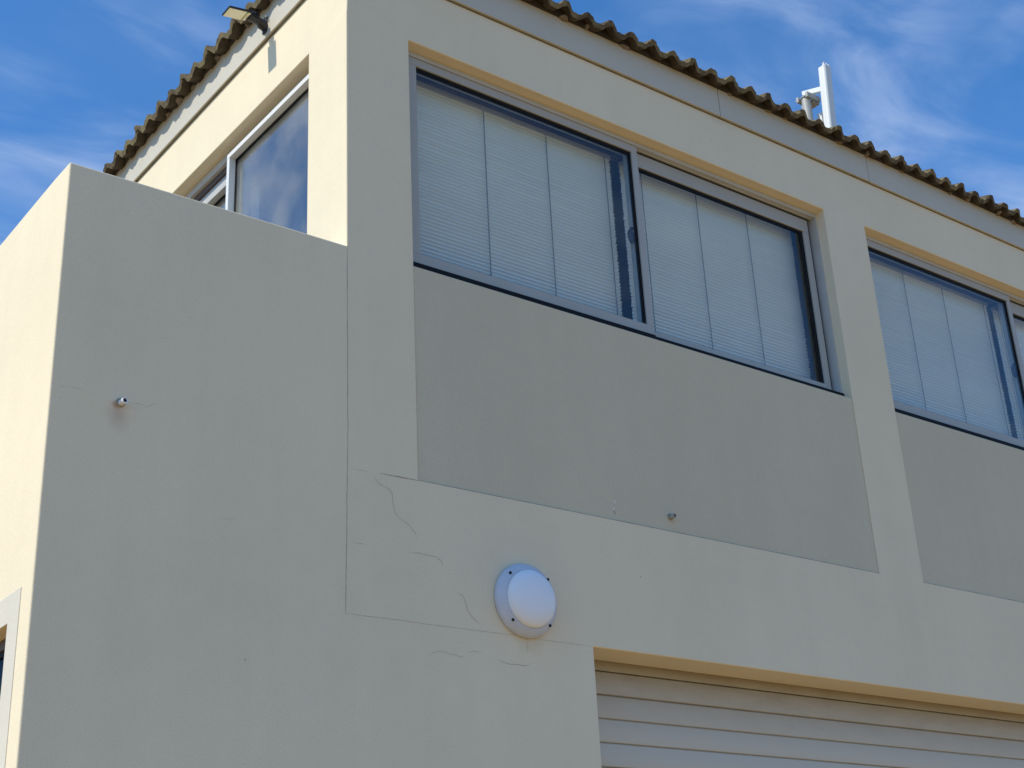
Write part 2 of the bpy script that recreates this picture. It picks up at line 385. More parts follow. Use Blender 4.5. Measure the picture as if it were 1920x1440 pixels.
XR = 16.0; YB = 8.0; T = 0.25
XL = -1.575; ZP = 2.980; ZF = 4.984; ZTOP = 5.20
W1 = (0.442, 4.213); W2 = (4.684, 8.455); W3 = (8.926, 12.697)
ZT, ZS, ZB = 4.547, 2.985, 1.681
GX = (1.591, 7.6); GH = 0.904
PR = 0.009    # recess of the under-window panels
front = slab(MB(), 1, 0, T, [0, W1[0], W1[1], W2[0], W2[1], W3[0], W3[1], GX[0], GX[1], XR], [GZ - .05, GH, ZB, ZS, ZT, ZTOP],
             [(W1[0], W1[1], ZB, ZT), (W2[0], W2[1], ZB, ZT), (W3[0], W3[1], ZB, ZT), (GX[0], GX[1], GZ - 1, GH)])
def exc(e):
    a, b = e.verts
    if abs(a.co.z - W((0,0,ZB)).z) < 1e-4 and abs(b.co.z - a.co.z) < 1e-4: return True
    if abs(a.co.x) < 1e-4 and abs(b.co.x) < 1e-4 and abs(a.co.y - T * S) < 1e-3 and abs(b.co.y - T * S) < 1e-3: return True
    return abs(a.co.x) < 1e-4 and abs(b.co.x) < 1e-4 and max(a.co.z, b.co.z) < S * ZP + Z0 + .01
# split the corner edge at parapet height so that only its free part is rounded
front = MB(); slab(front, 1, 0, T, [0, W1[0], W1[1], W2[0], W2[1], W3[0], W3[1], GX[0], GX[1], XR], [GZ - .05, GH, ZB, ZP - .004, ZS, ZT, ZTOP],
             [(W1[0], W1[1], ZB, ZT), (W2[0], W2[1], ZB, ZT), (W3[0], W3[1], ZB, ZT), (GX[0], GX[1], GZ - 1, GH)])
obj('wall', front, M_wall, bld, bevel=0.006, seg=3, excl=exc, rough_edge=lambda c: c.x < .012 and c.y < .012 and c.z > S * ZP + Z0 + .02 and c.z < 6.6)
# side wall of the upper storey, above the terrace
SY = (0.451, 2.90); SZ = (2.55, 4.543)
side = slab(MB(), 0, 0, T, [T, SY[0], SY[1], YB], [GZ - .05, SZ[0], SZ[1], ZTOP], [(SY[0], SY[1], SZ[0], SZ[1])])
def exc2(e):
    a, b = e.verts
    return abs(a.co.y - T * S) < 1e-4 and abs(b.co.y - T * S) < 1e-4
obj('wall', side, M_wall, bld, bevel=0.005, excl=exc2)
obj('wall', MB().box(XR - T, XR, T, YB, GZ - .05, ZTOP), M_wall, bld)
obj('wall', MB().box(T, XR - T, YB - T, YB, GZ - .05, ZTOP), M_wall, bld)
# rooms behind
obj('floor_slab', MB().box(T + .002, XR - T - .002, T + .002, YB - T - .002, 1.35, 1.60), M_inner, bld)
obj('ceiling', MB().box(T + .002, XR - T - .002, T + .002, YB - T - .002, 4.90, 4.96), M_inner, bld)
obj('partition_wall', MB().box(T + .002, XR - T - .002, 5.0, 5.12, 1.602, 4.898), M_inner, bld)
# terrace parapet: front wing and long left wing in one pour
TE = 4.2
par = MB()
LY = (0.263, 2.0); LZ = (-0.9, 0.733)
slab(par, 1, 0, 0.19, [XL, 0], [GZ - .05, ZP], [])
obj('parapet_wall', par, M_wall, bld, bevel=0.007, seg=3, excl=lambda e: all(abs(v.co.x) < 1e-4 for v in e.verts) or all(abs(v.co.y - .19 * S) < 1e-3 for v in e.verts) or e.verts[0].co.z < 0.1, rough_edge=lambda c: c.y < .012 and c.x < -.02 and c.z > .1 and (c.x < S * XL + .012 or c.z > S * ZP + Z0 - .012))
par2 = slab(MB(), 0, XL, XL + 0.19, [0.19, LY[0], LY[1], YB], [GZ - .05, LZ[0], LZ[1], ZP], [(LY[0], LY[1], LZ[0], LZ[1])])
obj('parapet_wall', par2, M_wall, bld, bevel=0.007, seg=3, excl=lambda e: all(abs(v.co.y - .19 * S) < 1e-3 for v in e.verts) or e.verts[0].co.z < 0.1)
obj('terrace_floor', MB().box(XL + .192, -.002, .192, YB, 1.75, 1.95), M_inner, bld)
obj('parapet_wall', MB().box(XL + .19, 0, YB - .19, YB, GZ, ZP), M_wall, bld)

# panels under the windows
for (a, b) in (W1, W2, W3):
    obj('wall_panel', MB().box(a + .001, b - .001, PR, T, ZB + .0015, ZS), M_panel, bld, bevel=0.004)
# pale surround and lower left window
sur = MB()
slab(sur, 0, XL - .004, XL + .002, [0.125, LY[0] - .0, LY[1], LY[1] + .14], [LZ[0] - .14, LZ[0], LZ[1], 0.867], [(LY[0], LY[1], LZ[0], LZ[1])])
obj('window_surround', sur, M_trim, bld, bevel=0.002)

# cracks and joints: hairline grooves filled with dirt
def ribbon(mb, pts, w, y=-0.0012, sub=5, jit=0.0022):
    P2 = []
    for k in range(len(pts) - 1):
        (x0, z0), (x1, z1) = pts[k], pts[k+1]
        for s_ in range(sub):
            f = s_ / sub; P2.append([x0 + (x1 - x0) * f, z0 + (z1 - z0) * f])
    P2.append(list(pts[-1]))
    for i, p in enumerate(P2):
        if 0 < i < len(P2) - 1:
            p[0] += random.uniform(-jit, jit); p[1] += random.uniform(-jit, jit)
    vs = []; n = len(P2)
    for i, p in enumerate(P2):
        a = P2[max(0, i-1)]; b = P2[min(n-1, i+1)]
        d = Vector((b[0]-a[0], b[1]-a[1])); d.normalize(); nn = Vector((-d.y, d.x))
        ww = w * (0.35 + 0.65 * min(1, min(i, n-1-i) / 3)) * random.uniform(0.6, 1.2)
        vs += [(p[0] + nn.x*ww, y, p[1] + nn.y*ww), (p[0] - nn.x*ww, y, p[1] - nn.y*ww)]
    mb.add(vs, [(2*i, 2*i+2, 2*i+3, 2*i+1) for i in range(n-1)])
CR = {
 'B': ((0.164,1.651),(0.192,1.620),(0.249,1.603),(0.272,1.583),(0.279,1.521),(0.289,1.477),(0.308,1.455),(0.341,1.437),(0.375,1.424),(0.404,1.394),(0.425,1.364)),
 'C': ((0.391,1.275),(0.444,1.278),(0.465,1.272),(0.513,1.275),(0.551,1.270),(0.574,1.253),(0.582,1.226)),
 'D': ((0.676,1.097),(0.708,1.081),(0.725,1.047),(0.732,1.011),(0.758,0.977),(0.791,0.954),(0.807,0.944)),
 'G': ((0.923,0.765),(0.959,0.755),(0.992,0.749),(1.049,0.753),(1.094,0.750),(1.135,0.755)),
}
CF = {
 'E': ((0.482,0.746),(0.514,0.765),(0.567,0.776),(0.593,0.768),(0.614,0.761),(0.652,0.762),(0.684,0.755),(0.697,0.761)),
 'F': ((0.728,0.786),(0.761,0.793),(0.816,0.793)),
 'H': ((-1.176,1.777),(-1.139,1.785),(-1.103,1.776),(-1.070,1.797),(-1.043,1.800)),
 'I': ((0.030,1.274),(0.065,1.277),(0.111,1.275)),
 'J': ((-1.540,1.791),(-1.483,1.796),(-1.412,1.795)), 'K': ((-0.710,1.283),(-0.612,1.291)), 'A0': ((0.024,1.671),(0.135,1.676)),
 'L': ((1.12,0.90),(1.122,0.85),(1.121,0.82)),
}
for k, c in CR.items():
    mb = MB(); ribbon(mb, c, 0.0009); obj('crack', mb, M_crack, bld)
for k, c in CF.items():
    mb = MB(); ribbon(mb, c, 0.0009); obj('crack', mb, M_crack2, bld)
mb = MB(); ribbon(mb, ((0.002,ZP-.01),(0.004,2.395),(0.004,1.782),(-0.001,1.529),(-0.004,1.264),(-0.008,1.051),(-0.010,0.904)), 0.0011, sub=12, jit=.0012); obj('wall_joint', mb, M_joint, bld)
mb = MB(); ribbon(mb, ((-0.010,0.904),(0.320,0.906),(0.550,0.905),(0.844,0.907),(1.047,0.909),(1.238,0.904),(1.586,0.905)), 0.0010, sub=10, jit=.001); obj('wall_joint', mb, M_crack2, bld)
mb = MB(); ribbon(mb, ((0.200,1.677),(0.303,1.679),(0.440,1.680)), 0.0018, jit=.0006); obj('wall_joint', mb, M_joint, bld)
for (a, b) in (W1, W2):
    mb = MB(); ribbon(mb, ((a, 1.6845), (a + 1.0, 1.6850), (b, 1.6850)), 0.0022, y=PR - .0015, sub=40, jit=.0010); obj('wall_joint', mb, M_joint, bld)
mb = MB()
for (x, z, h) in ((1.841, 1.800, .013), (1.828, 1.752, .015)):
    mb.add([(x, PR-.0015, z-h), (x+.006, PR-.0015, z-h*.2), (x+.003, PR-.0015, z+h), (x-.004, PR-.0015, z+h*.4)], [(0,1,2,3)])
obj('paint_chip', mb, M_chip, bld)
mb = MB()
for (x, z, h) in ((1.832, 1.733, .014), ):
    mb.add([(x+.004, PR-.0015, z-h), (x+.007, PR-.0015, z), (x, PR-.0015, z+h), (x-.004, PR-.0015, z+h*.7)], [(0,1,2,3)])
obj('paint_chip', mb, M_crack, bld)
for (x, z) in ((1.9856,1.354),(1.99,1.36),(0.1515,2.654),(3.05,4.75),(0.62,1.19),(-0.9,2.3),(-0.55,0.62),(5.1,1.2)):
    h = random.uniform(.002, .005)
    obj('speck', MB().add([(x-h, -.0015, z), (x, -.0015, z-h), (x+h, -.0015, z), (x, -.0015, z+h)], [(0,1,2,3)]), M_crack, bld)

# fascia boards
FZ1 = 5.262
gap = 0.003
fx = [-0.024, 3.157, 4.815, 9.6, XR + .02]
for k in range(4):
    obj('fascia_board', MB().box(fx[k] + (gap if k else 0), fx[k+1] - gap, -.024, -.001, ZF + random.uniform(-.002,.002), FZ1), M_fascia, bld, bevel=0.0015)
for a, b in ((0.001, 4.1), (4.1, YB)):
    obj('fascia_board', MB().box(-.024, -.001, a, b - gap, ZF + .012, FZ1 + .03), M_fascia, bld, bevel=0.0015)
# dark strip painting the shadow gap under the lower edge of the boards
obj('eave_gap_shade', MB().box(0.0, XR, -.008, -.0005, ZF - .007, ZF + .02), M_eave_gap, bld)
obj('eave_gap_shade', MB().box(-.010, -.0005, 0.0, YB, ZF + .003, ZF + .03), M_eave_gap, bld)

# ------------------------------------------------------------------ roof
pitch = math.radians(20); tp = math.tan(pitch)
OV = 0.115                 # overhang of the tile ends
ZE = 5.262                 # height of the tile bed at the eave edge
roofm = MB()
b0 = -.05; h0 = ZE - .012
ridge = 4.0
def rz(d): return h0 + (d + .05) * tp
roofm.add([(b0,b0,h0),(XR-b0,b0,h0),(XR-b0,YB-b0,h0),(b0,YB-b0,h0),(ridge,ridge,rz(ridge)),(XR-ridge,ridge,rz(ridge))],
          [(0,1,5,4),(1,2,5),(2,3,4,5),(3,0,4),(3,2,1,0)])
roof = obj('roof', roofm, M_dark, bld)

WAVE = 0.1955; TW = 2 * WAVE; TL = 0.50; EXPO = 0.42
def tile_mesh(seed):
    rnd = random.Random(seed)
    vs = []; n = 32; L = [0, .03, .5, 1.0]
    def prof(u):   # u in waves, -0.12 .. 2.0
        du = abs(u - round(u)); z = 0.044 * max(0.0, math.cos(math.pi * du / 0.60)) ** 0.8
        if u < 0.20: z += 0.014 * min(1, (0.20 - u) / 0.05)
        return z
    us = [-0.14 + (2.0 + 0.14) * i / n for i in range(n + 1)]
    th = 0.036
    chips = [rnd.uniform(-.006, .004) for _ in us]
    for li, l in enumerate(L):
        for i, u in enumerate(us):
            y = l * TL + (chips[i] if li == 0 else 0)
            z = prof(u) + (rnd.uniform(-.002, .002))
            vs.append((u * WAVE, y, z)); vs.append((u * WAVE, y + (.004 if li == 0 else 0), z - th))
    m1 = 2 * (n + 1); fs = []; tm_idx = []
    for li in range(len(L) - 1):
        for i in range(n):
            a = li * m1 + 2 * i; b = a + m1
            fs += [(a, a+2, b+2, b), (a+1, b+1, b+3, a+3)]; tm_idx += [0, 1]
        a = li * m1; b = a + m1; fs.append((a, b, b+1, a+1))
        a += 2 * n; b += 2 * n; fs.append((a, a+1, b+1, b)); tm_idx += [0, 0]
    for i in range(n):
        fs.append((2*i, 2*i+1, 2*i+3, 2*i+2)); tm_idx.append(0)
    me = bpy.data.meshes.new('tile'); me.from_pydata([(x * S, y * S, z * S) for x, y, z in vs], [], fs)
    for p in me.polygons: p.use_smooth = True
    me.set_sharp_from_angle(angle=math.radians(40)); me.materials.append(M_tile); me.materials.append(M_tile_shade)
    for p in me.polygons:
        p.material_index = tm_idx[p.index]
    return me
TM = [tile_mesh(s) for s in range(6)]
def place_tile(face, c, row):
    """face 0 = front slope (runs along x), 1 = left slope (runs along y); c = coordinate of the lap crest"""
    d = -OV + row * EXPO * math.cos(pitch); 
    z = ZE - .022 + row * EXPO * math.sin(pitch) + 0.0
    me = random.choice(TM)
    o = bpy.data.objects.new('tile', me); scene.collection.objects.link(o); o.parent = roof
    o.name = 'tile'
    tilt = pitch - 0.055 + random.uniform(-.01, .01)
    jx = random.uniform(-.004, .004); jy = random.uniform(-.012, .010); jz = random.uniform(-.003, .004)
    if face == 0:
        p = W((c + jx, d + jy, z + jz)); mtx = Matrix.Translation(p) @ Matrix.Rotation(tilt, 4, 'X') @ Matrix.Rotation(random.uniform(-.012,.012), 4, 'Y')
    else:
        # rotate so that the tile runs towards +x; mirrored order along y
        p = W((d + jy, c + jx, z + jz)); mtx = Matrix.Translation(p) @ Matrix.Rotation(-math.pi/2, 4, 'Z') @ Matrix.Rotation(tilt, 4, 'X') @ Matrix.Rotation(random.uniform(-.012,.012), 4, 'Y')
    mtx = Matrix.Translation(-wl(roof)) @ mtx
    o.matrix_local = mtx
cnt = 0
ROWS = 4
for row in range(ROWS):
    d = -OV + row * EXPO * math.cos(pitch)
    for j in range(-6, 40):
        x = 1.648 + TW * j
        if x < d + .1 or x > 12.0 + (2 if row == 0 else 0): continue
        place_tile(0, x, row); cnt += 1
    for j in range(-8, 16):
        y = 2.04 + TW * j           # a tile on this side covers y-TW .. y
        if y - TW < d - .05 or y > 6.4: continue
        place_tile(1, y, row); cnt += 1
# the rest of both slopes, far out of sight behind the first courses
rest = MB()
def field(face):
    n = 8
    for row in range(ROWS, 11):
        d = -OV + row * EXPO * math.cos(pitch); z = ZE - .022 + row * EXPO * math.sin(pitch)
        lo, hi = d + .1, (XR - d if face == 0 else YB - d)
        k = int((hi - lo) / WAVE)
        for i in range(k):
            for s_ in range(n):
                u0 = s_ / n; u1 = (s_ + 1) / n
                q = []
                for (u, e) in ((u0, 0), (u1, 0), (u1, 1), (u0, 1)):
                    a = lo + (i + u) * WAVE; h = 0.06 * (0.5 + 0.5 * math.cos(2 * math.pi * u)) ** 1.35
                    dd = d + e * EXPO * math.cos(pitch); zz = z + h + e * (EXPO * math.sin(pitch) - .02)
                    q.append((a, dd, zz) if face == 0 else (dd, a, zz))
                rest.add(q, [(0, 1, 2, 3)])
field(0); field(1)
ro = obj('upper_tiles', rest, M_tile, roof, smooth=True); ro['kind'] = 'stuff'
# hip cap tiles over the front corner
hip_dir = Vector((1, 1, tp)).normalized()
sd = Vector((1, -1, 0)).normalized(); up = sd.cross(hip_dir); 
if up.z < 0: up = -up
for k in range(14):
    mb = MB(); base = Vector((-.06, -.06, ZE + .01)) + hip_dir * (k * .46)
    vs = []
    for l, rr_ in ((0, .125), (.5, .105)):
        for i in range(9):
            t_ = math.pi * i / 8
            vs.append(base + hip_dir * l + sd * math.cos(t_) * rr_ + up * (math.sin(t_) * rr_ * .8 + (.015 if l == 0 else 0)))
            vs.append(base + hip_dir * l + sd * math.cos(t_) * (rr_ - .022) + up * ((math.sin(t_) * (rr_ - .022)) * .8 + (.015 if l == 0 else 0)))
    fs = []
    for i in range(8):
        a = 2 * i; fs += [(a, a+2, a+20, a+18), (a+1, a+19, a+21, a+3), (a, a+1, a+3, a+2), (a+18, a+20, a+21, a+19)]
    mb.add(vs, fs); obj('hip_tile', mb, M_tile, roof, smooth=True)
# mortar bedding lumps under the tile ends
def lumps(face, lo, hi):
    mb = MB(); c = lo
    while c < hi:
        w = random.uniform(.02, .06); dpt = -.024 - random.uniform(.012, .05); h = random.uniform(.012, .040); zc = 5.205 + random.uniform(0, .02)
        n = 6; ring = []
        for (yy, sc) in ((-.02, 1.0), ((dpt - .02) / 2, .9), (dpt, .45)):
            for i in range(n):
                t_ = 2 * math.pi * i / n + .3
                a = c + math.cos(t_) * w * sc * random.uniform(.8, 1.15); z = zc + math.sin(t_) * h * sc * random.uniform(.8, 1.15) + .02
                ring.append((a, yy, z) if face == 0 else (yy, a, z + .02))
        fs = [(k*n+i, k*n+(i+1) % n, (k+1)*n+(i+1) % n, (k+1)*n+i) for k in range(2) for i in range(n)] + [tuple(2*n+i for i in range(n))]
        mb.add(ring, fs); c += random.choice((WAVE, TW, TW, TW + WAVE)) * random.uniform(.8, 1.2)
    return mb
for face, hi in ((0, 12), (1, 5)):
    o = obj('mortar_bedding', lumps(face, .15, hi), M_mortar, roof); o['kind'] = 'stuff'
# tilting fillet below the tile ends
obj('eave_fillet', MB().box(-.045, XR, -.045, -.0245, 5.225, 5.30), M_dark, roof)
obj('eave_fillet', MB().box(-.045, -.0245, -.044, YB, 5.255, 5.33), M_dark, roof)

# ------------------------------------------------------------------ front windows
def frame_rect(mb, x0, x1, z0, z1, y0, y1, wl_, wr, wt, wb, g=0.0004):
    mb.box(x0, x1, y0, y1, z1 - wt, z1); mb.box(x0, x1, y0, y1, z0, z0 + wb)
    mb.box(x0, x0 + wl_, y0 + g, y1 - g, z0 + wb, z1 - wt); mb.box(x1 - wr, x1, y0 + g, y1 - g, z0 + wb, z1 - wt)
    return mb
GW = 0.016
def sash(parent, x0, x1, z0, z1, y, wl_, wr, wt, wb, right):
    """four mitred rails, rubber seal and pane"""
    d = 0.042
    frm = MB(); frame_rect(frm, x0, x1, z0, z1, y, y + d, wl_, wr, wt, wb)
    f = obj('sash_frame', frm, M_alu, parent, bevel=0.0012, seg=1)
    ix0, ix1, iz0, iz1 = x0 + wl_, x1 - wr, z0 + wb, z1 - wt
    sl = MB(); frame_rect(sl, ix0, ix1, iz0, iz1, y + .012, y + .034, .005, GW * (2.1 if right else 1), GW + .004, .003)
    obj('seal_or_shade_strip', sl, M_rubber, parent)
    obj('pane', MB().box(ix0 + .001, ix1 - .001, y + .018, y + .0255, iz0 + .001, iz1 - .001), M_glass, parent)

def front_window(xa, xb, mull, first):
    w = obj('window', frame_rect(MB(), xa + .0005, xb - .0005, 3.035, ZT - .0005, .082, .20, .016, .014, .036, .020), M_alu2, bld, bevel=0.001, seg=1)
    obj('seal_or_shade_strip', MB().box(mull + .03, xb - .032, .150, .156, ZT - .060, ZT - .036).box(mull + .03, xb - .032, .1285, .1335, ZT - .0495, ZT - .0455), M_rubber, w)
    obj('seal_or_shade_strip', MB().box(xb - .052, xb - .0148, .158, .170, 3.056, ZT - .037), M_black, w)  # not a seal: dark strip painting the shaded inner side of the jamb
    # head tracks
    obj('window_track', MB().box(mull + .03, xb - .032, .112, .116, ZT - .044, ZT - .036).box(xa + .02, xb - .032, .178, .19, ZT - .070, ZT - .036), M_alu2, w)
    obj('window_track', MB().box(xa + .02, xb - .032, .185, .195, 3.055, 3.09), M_alu2, w)
    obj('sill_gap_shade', MB().box(xa + .002, mull + .02, .070, .0815, 3.0, 3.053).box(mull + .02, xb - .002, .070, .0815, 3.0, 3.045), M_rubber, w)  # black strips painting the shadow gap between sashes and panel
    # outer sash on the left, inner sash on the right
    sash(w, xa + .017, mull + .026, 3.058, ZT - .040, .086, .092, .052, .056, .068, False)
    sash(w, mull - .030, xb - .052, 3.060, ZT - .050, .134, .055, .062, .108, .060, True)
    obj('head_gap_shade', MB().box(xa + .01, xb - .01, BY + .012, BY + .03, 4.487, 4.70).box(xa + .01, xb - .01, BY - .02, BY + .0119, 4.498, 4.512), M_head_gap, w)  # added boards, their brown painting the dim ceiling gap above the blinds
    # latch seen through the left pane
    mb = MB(); cx, cy, cz = mull - .062, .128, 3.785
    mb = MB()
    pts = []
    n = 16
    for i in range(n):
        t_ = 2 * math.pi * i / n
        r = .036 * (1 + .35 * max(0, math.cos(t_ - 2.2)))
        pts.append((cx + math.cos(t_) * r * .62, math.sin(t_) * r * 1.35 + cz))
    mb.add([(x, .116, z) for x, z in pts] + [(x, .134, z) for x, z in pts],
           [tuple(range(n))[::-1], tuple(range(n, 2*n))] + [(i, (i+1) % n, n+(i+1) % n, n+i) for i in range(n)])
    mb.box(cx - .004, cx + .016, .120, .130, cz + .035, cz + .075).box(cx + .004, cx + .028, .120, .130, cz + .068, cz + .080)
    obj('window_latch', mb, M_black, w, bevel=0.001)
    obj('latch_keeper', MB().box(cx + .010, cx + .028, .119, .129, cz + .030, cz + .052), M_white_alu, w)
    return w

BY = 0.262
front_window(W1[0], W1[1], 2.352, True)
front_window(W2[0], W2[1], 6.640, False)
front_window(W3[0], W3[1], 10.85, False)

# ------------------------------------------------------------------ venetian blinds (hung inside, things of their own)
def slat_strip(mb, ax, a0, a1, c, zc, w, ang, rnd):
    """one curved slat; ax 0 runs along x at depth y=c, ax 1 runs along y at depth x=c"""
    n = 6; prof = []
    for i in range(n + 1):
        s_ = (i / n - .5); bow = (.25 - s_ * s_) * .62 * w
        dy = s_ * w * math.cos(ang) + bow * math.sin(ang); dz = -s_ * w * math.sin(ang) + bow * math.cos(ang)
        prof.append((dy, dz))
    m_ = 5; vs = []
    for k in range(m_ + 1):
        a = a0 + (a1 - a0) * k / m_; sag = rnd.uniform(-.0009, .0009)
        for (dy, dz) in prof:
            vs.append((a, c + dy, zc + dz + sag) if ax == 0 else (c + dy, a, zc + dz + sag))
    q = n + 1
    mb.add(vs, [(k*q+i, (k+1)*q+i, (k+1)*q+i+1, k*q+i+1) for k in range(m_) for i in range(n)])
def blind(name_lbl, ax, a0, a1, c, ztop, zbot, cords, grp, ang=0.98, pitch_=0.0268):
    rnd = random.Random(hash(round(a0 * 100)))
    b = thing('window_blind', ((a0 + a1) / 2, c, zbot) if ax == 0 else (c, (a0 + a1) / 2, zbot), name_lbl, 'blind', grp)
    def bx(mb, p0, p1, q0, q1, z0, z1): return mb.box(p0, p1, q0, q1, z0, z1) if ax == 0 else mb.box(q0, q1, p0, p1, z0, z1)
    obj('headrail', bx(MB(), a0, a1, c - .018, c + .018, ztop, ztop + .034), M_head, b, bevel=0.001)
    mb = MB(); z = ztop - .012
    while z > zbot + .02:
        slat_strip(mb, ax, a0 + rnd.uniform(-.003, .003), a1 + rnd.uniform(-.003, .003), c + rnd.uniform(-.0012, .0012), z, 0.0304, ang + rnd.uniform(-.02, .02), rnd)
        z -= pitch_
    o = obj('slats', mb, M_slat, b, smooth=True); o['kind'] = 'stuff'
    for cc in cords:
        cm = MB(); z = ztop; k = 0
        while z > zbot:
            off = .0022 if k % 2 else -.0022
            bx(cm, cc + off - .0024, cc + off + .0024, c - .0185, c - .0165, z - pitch_ / 2, z - .001); z -= pitch_ / 2; k += 1
        obj('ladder_cord', cm, M_cord, b)
    obj('bottom_rail', bx(MB(), a0, a1, c - .014, c + .014, zbot, zbot + .014), M_slat, b, bevel=0.001)
    return b
G_ = 'white venetian blinds behind the front windows'
zt, zb = 4.452, 3.03
blind('white venetian blind behind the left pane of the large window nearest the building corner', 0, .50, 2.275, BY, zt, zb, (.64, 1.180, 1.697, 2.215), G_)
blind('white venetian blind behind the right pane of the large window nearest the building corner', 0, 2.372, 4.105, BY, zt - .008, zb, (2.412, 2.548, 3.083, 3.598), G_)
blind('white venetian blind behind the left pane of the window cut by the right edge', 0, 4.74, 6.57, BY, zt, zb, (4.82, 5.42, 5.93, 6.50), G_)
blind('white venetian blind behind the narrow right pane at the right edge of the photo', 0, 6.66, 8.40, BY, zt - .008, zb, (6.71, 6.86, 7.4, 7.95), G_)
# raised pull cords / wand at the right ends
for (x, p) in ((4.150, 'w'), (2.392, 'b')): pass

# ------------------------------------------------------------------ side window on the sunlit wall
sw = obj('window', MB(), M_alu2, bld)
bpy.data.objects.remove(sw)
mb = MB()
X0 = .088; y0, y1, z0, z1 = SY[0] + .0005, SY[1] - .0005, SZ[0] + .0005, SZ[1] - .0005
mb.box(X0, X0 + .12, y0, y1, z1 - .060, z1).box(X0, X0 + .12, y0, y1, z0, z0 + .03).box(X0 + .0004, X0 + .1196, y0, y0 + .02, z0 + .03, z1 - .060).box(X0 + .0004, X0 + .1196, y1 - .02, y1, z0 + .03, z1 - .060)
sw = obj('window', mb, M_alu2, bld, bevel=.001, seg=1)
def sash_s(ya, yb_, za, zb_, x, rails, frame_mat, pane_mat):
    wa, wb_, wt, wbm = rails; d = .072
    f = MB().box(x, x+d, ya, yb_, zb_-wt, zb_).box(x, x+d, ya, yb_, za, za+wbm).box(x+.0004, x+d-.0004, ya, ya+wa, za+wbm, zb_-wt).box(x+.0004, x+d-.0004, yb_-wb_, yb_, za+wbm, zb_-wt)
    obj('sash_frame', f, frame_mat, sw, bevel=.0012, seg=1)
    a0, a1, c0, c1_ = ya+wa, yb_-wb_, za+wbm, zb_-wt
    s_ = MB().box(x+.046, x+.064, a0, a1, c1_-.016, c1_).box(x+.046, x+.064, a0, a1, c0, c0+.01).box(x+.0464, x+.0636, a0, a0+.006, c0+.01, c1_-.016).box(x+.0464, x+.0636, a1-.010, a1, c0+.01, c1_-.016)
    obj('seal_or_shade_strip', s_, M_rubber, sw)
    obj('pane', MB().box(x+.052, x+.060, a0+.001, a1-.001, c0+.001, c1_-.001), pane_mat, sw)
sash_s(SY[0] + .021, 1.660, z0 + .031, z1 - .062, X0 - .030, (.05, .036, .036, .06), M_white_alu, M_glass2)
sash_s(1.58, SY[1] - .021, z0 + .031, z1 - .105, X0 + .046, (.05, .055, .085, .06), M_alu2, M_glass2)
obj('window_track', MB().box(X0 + .030, X0 + .052, 1.664, y1 - .02, z1 - .102, z1 - .060).box(X0 + .12, X0 + .13, y0 + .02, y1 - .02, z1 - .10, z1 - .060), M_brown_frame, sw)  # underside of the frame head, its shade put into the brown colour
blind('white venetian blind hanging inside the side window on the sunlit wall', 1, 1.70, 1.88, .32, 4.36, 2.6, (), None, ang=0.9)

# ------------------------------------------------------------------ lower left window
lw = obj('window', MB().box(XL+.075, XL+.12, LY[0]+.0005, LY[1]-.0005, LZ[1]-.05, LZ[1]-.0005).box(XL+.075, XL+.12, LY[0]+.0005, LY[1]-.0005, LZ[0]+.0005, LZ[0]+.05)
         .box(XL+.0755, XL+.1195, LY[0]+.0005, LY[0]+.05, LZ[0]+.05, LZ[1]-.05).box(XL+.0755, XL+.1195, LY[1]-.05, LY[1]-.0005, LZ[0]+.05, LZ[1]-.05), M_brown_frame, bld, bevel=.001)
obj('transom', MB().box(XL+.070, XL+.118, LY[0]+.05, LY[1]-.05, .43, .475), M_brown_frame, lw)
obj('seal_or_shade_strip', MB().box(XL+.085, XL+.112, LY[0]+.05, LY[1]-.05, LZ[1]-.075, LZ[1]-.05).box(XL+.085, XL+.112, LY[0]+.05, LY[1]-.05, .41, .43), M_rubber, lw)
obj('pane', MB().box(XL+.094, XL+.102, LY[0]+.05, LY[1]-.05, .475, LZ[1]-.0751), M_glass3, lw)
obj('pane', MB().box(XL+.094, XL+.102, LY[0]+.05, LY[1]-.05, LZ[0]+.05, .4099), M_glass3, lw)

# ------------------------------------------------------------------ roller door
door = obj('roller_door', MB().box(GX[0] - .02, GX[1] + .02, .372, .40, GZ, GH + .2), M_dark, bld)
DY = .305; DP = .137
obj('door_lintel', MB().box(GX[0] + .001, GX[1] - .001, DY - .006, DY + .04, .862, GH + .12), M_door, door)
z = .858; k = 0
while z > GZ + .03:
    mb = MB(); x0, x1 = GX[0] - .008, GX[1] + .008
    nseg = 9; prof = []
    # lip, shallow convex face, return
    prof += [(DY + .012, z), (DY + .004, z - .001), (DY + .000, z - .007)]
    for i in range(nseg + 1):
        f = i / nseg; prof.append((DY + .001 - .0055 * math.sin(math.pi * f) ** .8 - .006 * f, z - .008 - f * (DP - .014)))
    prof += [(DY + .002, z - DP + .004), (DY + .012, z - DP + .001)]
    xs = [x0 + (x1 - x0) * i / 12 for i in range(13)]; vs = []
    dz = random.uniform(-.0010, .0010)
    for x in xs:
        for (y, zz) in prof: vs.append((x, y, zz + dz))
    q = len(prof)
    mb.add(vs, [(i*q+j, i*q+j+1, (i+1)*q+j+1, (i+1)*q+j) for i in range(12) for j in range(q-1)])
    obj('door_slat', mb, M_door, door, smooth=True, auto=50)
    z -= DP; k += 1
obj('door_guide', MB().box(GX[0] - .002, GX[0] + .0005, DY - .02, DY - .008, GZ, .86), M_door, door)

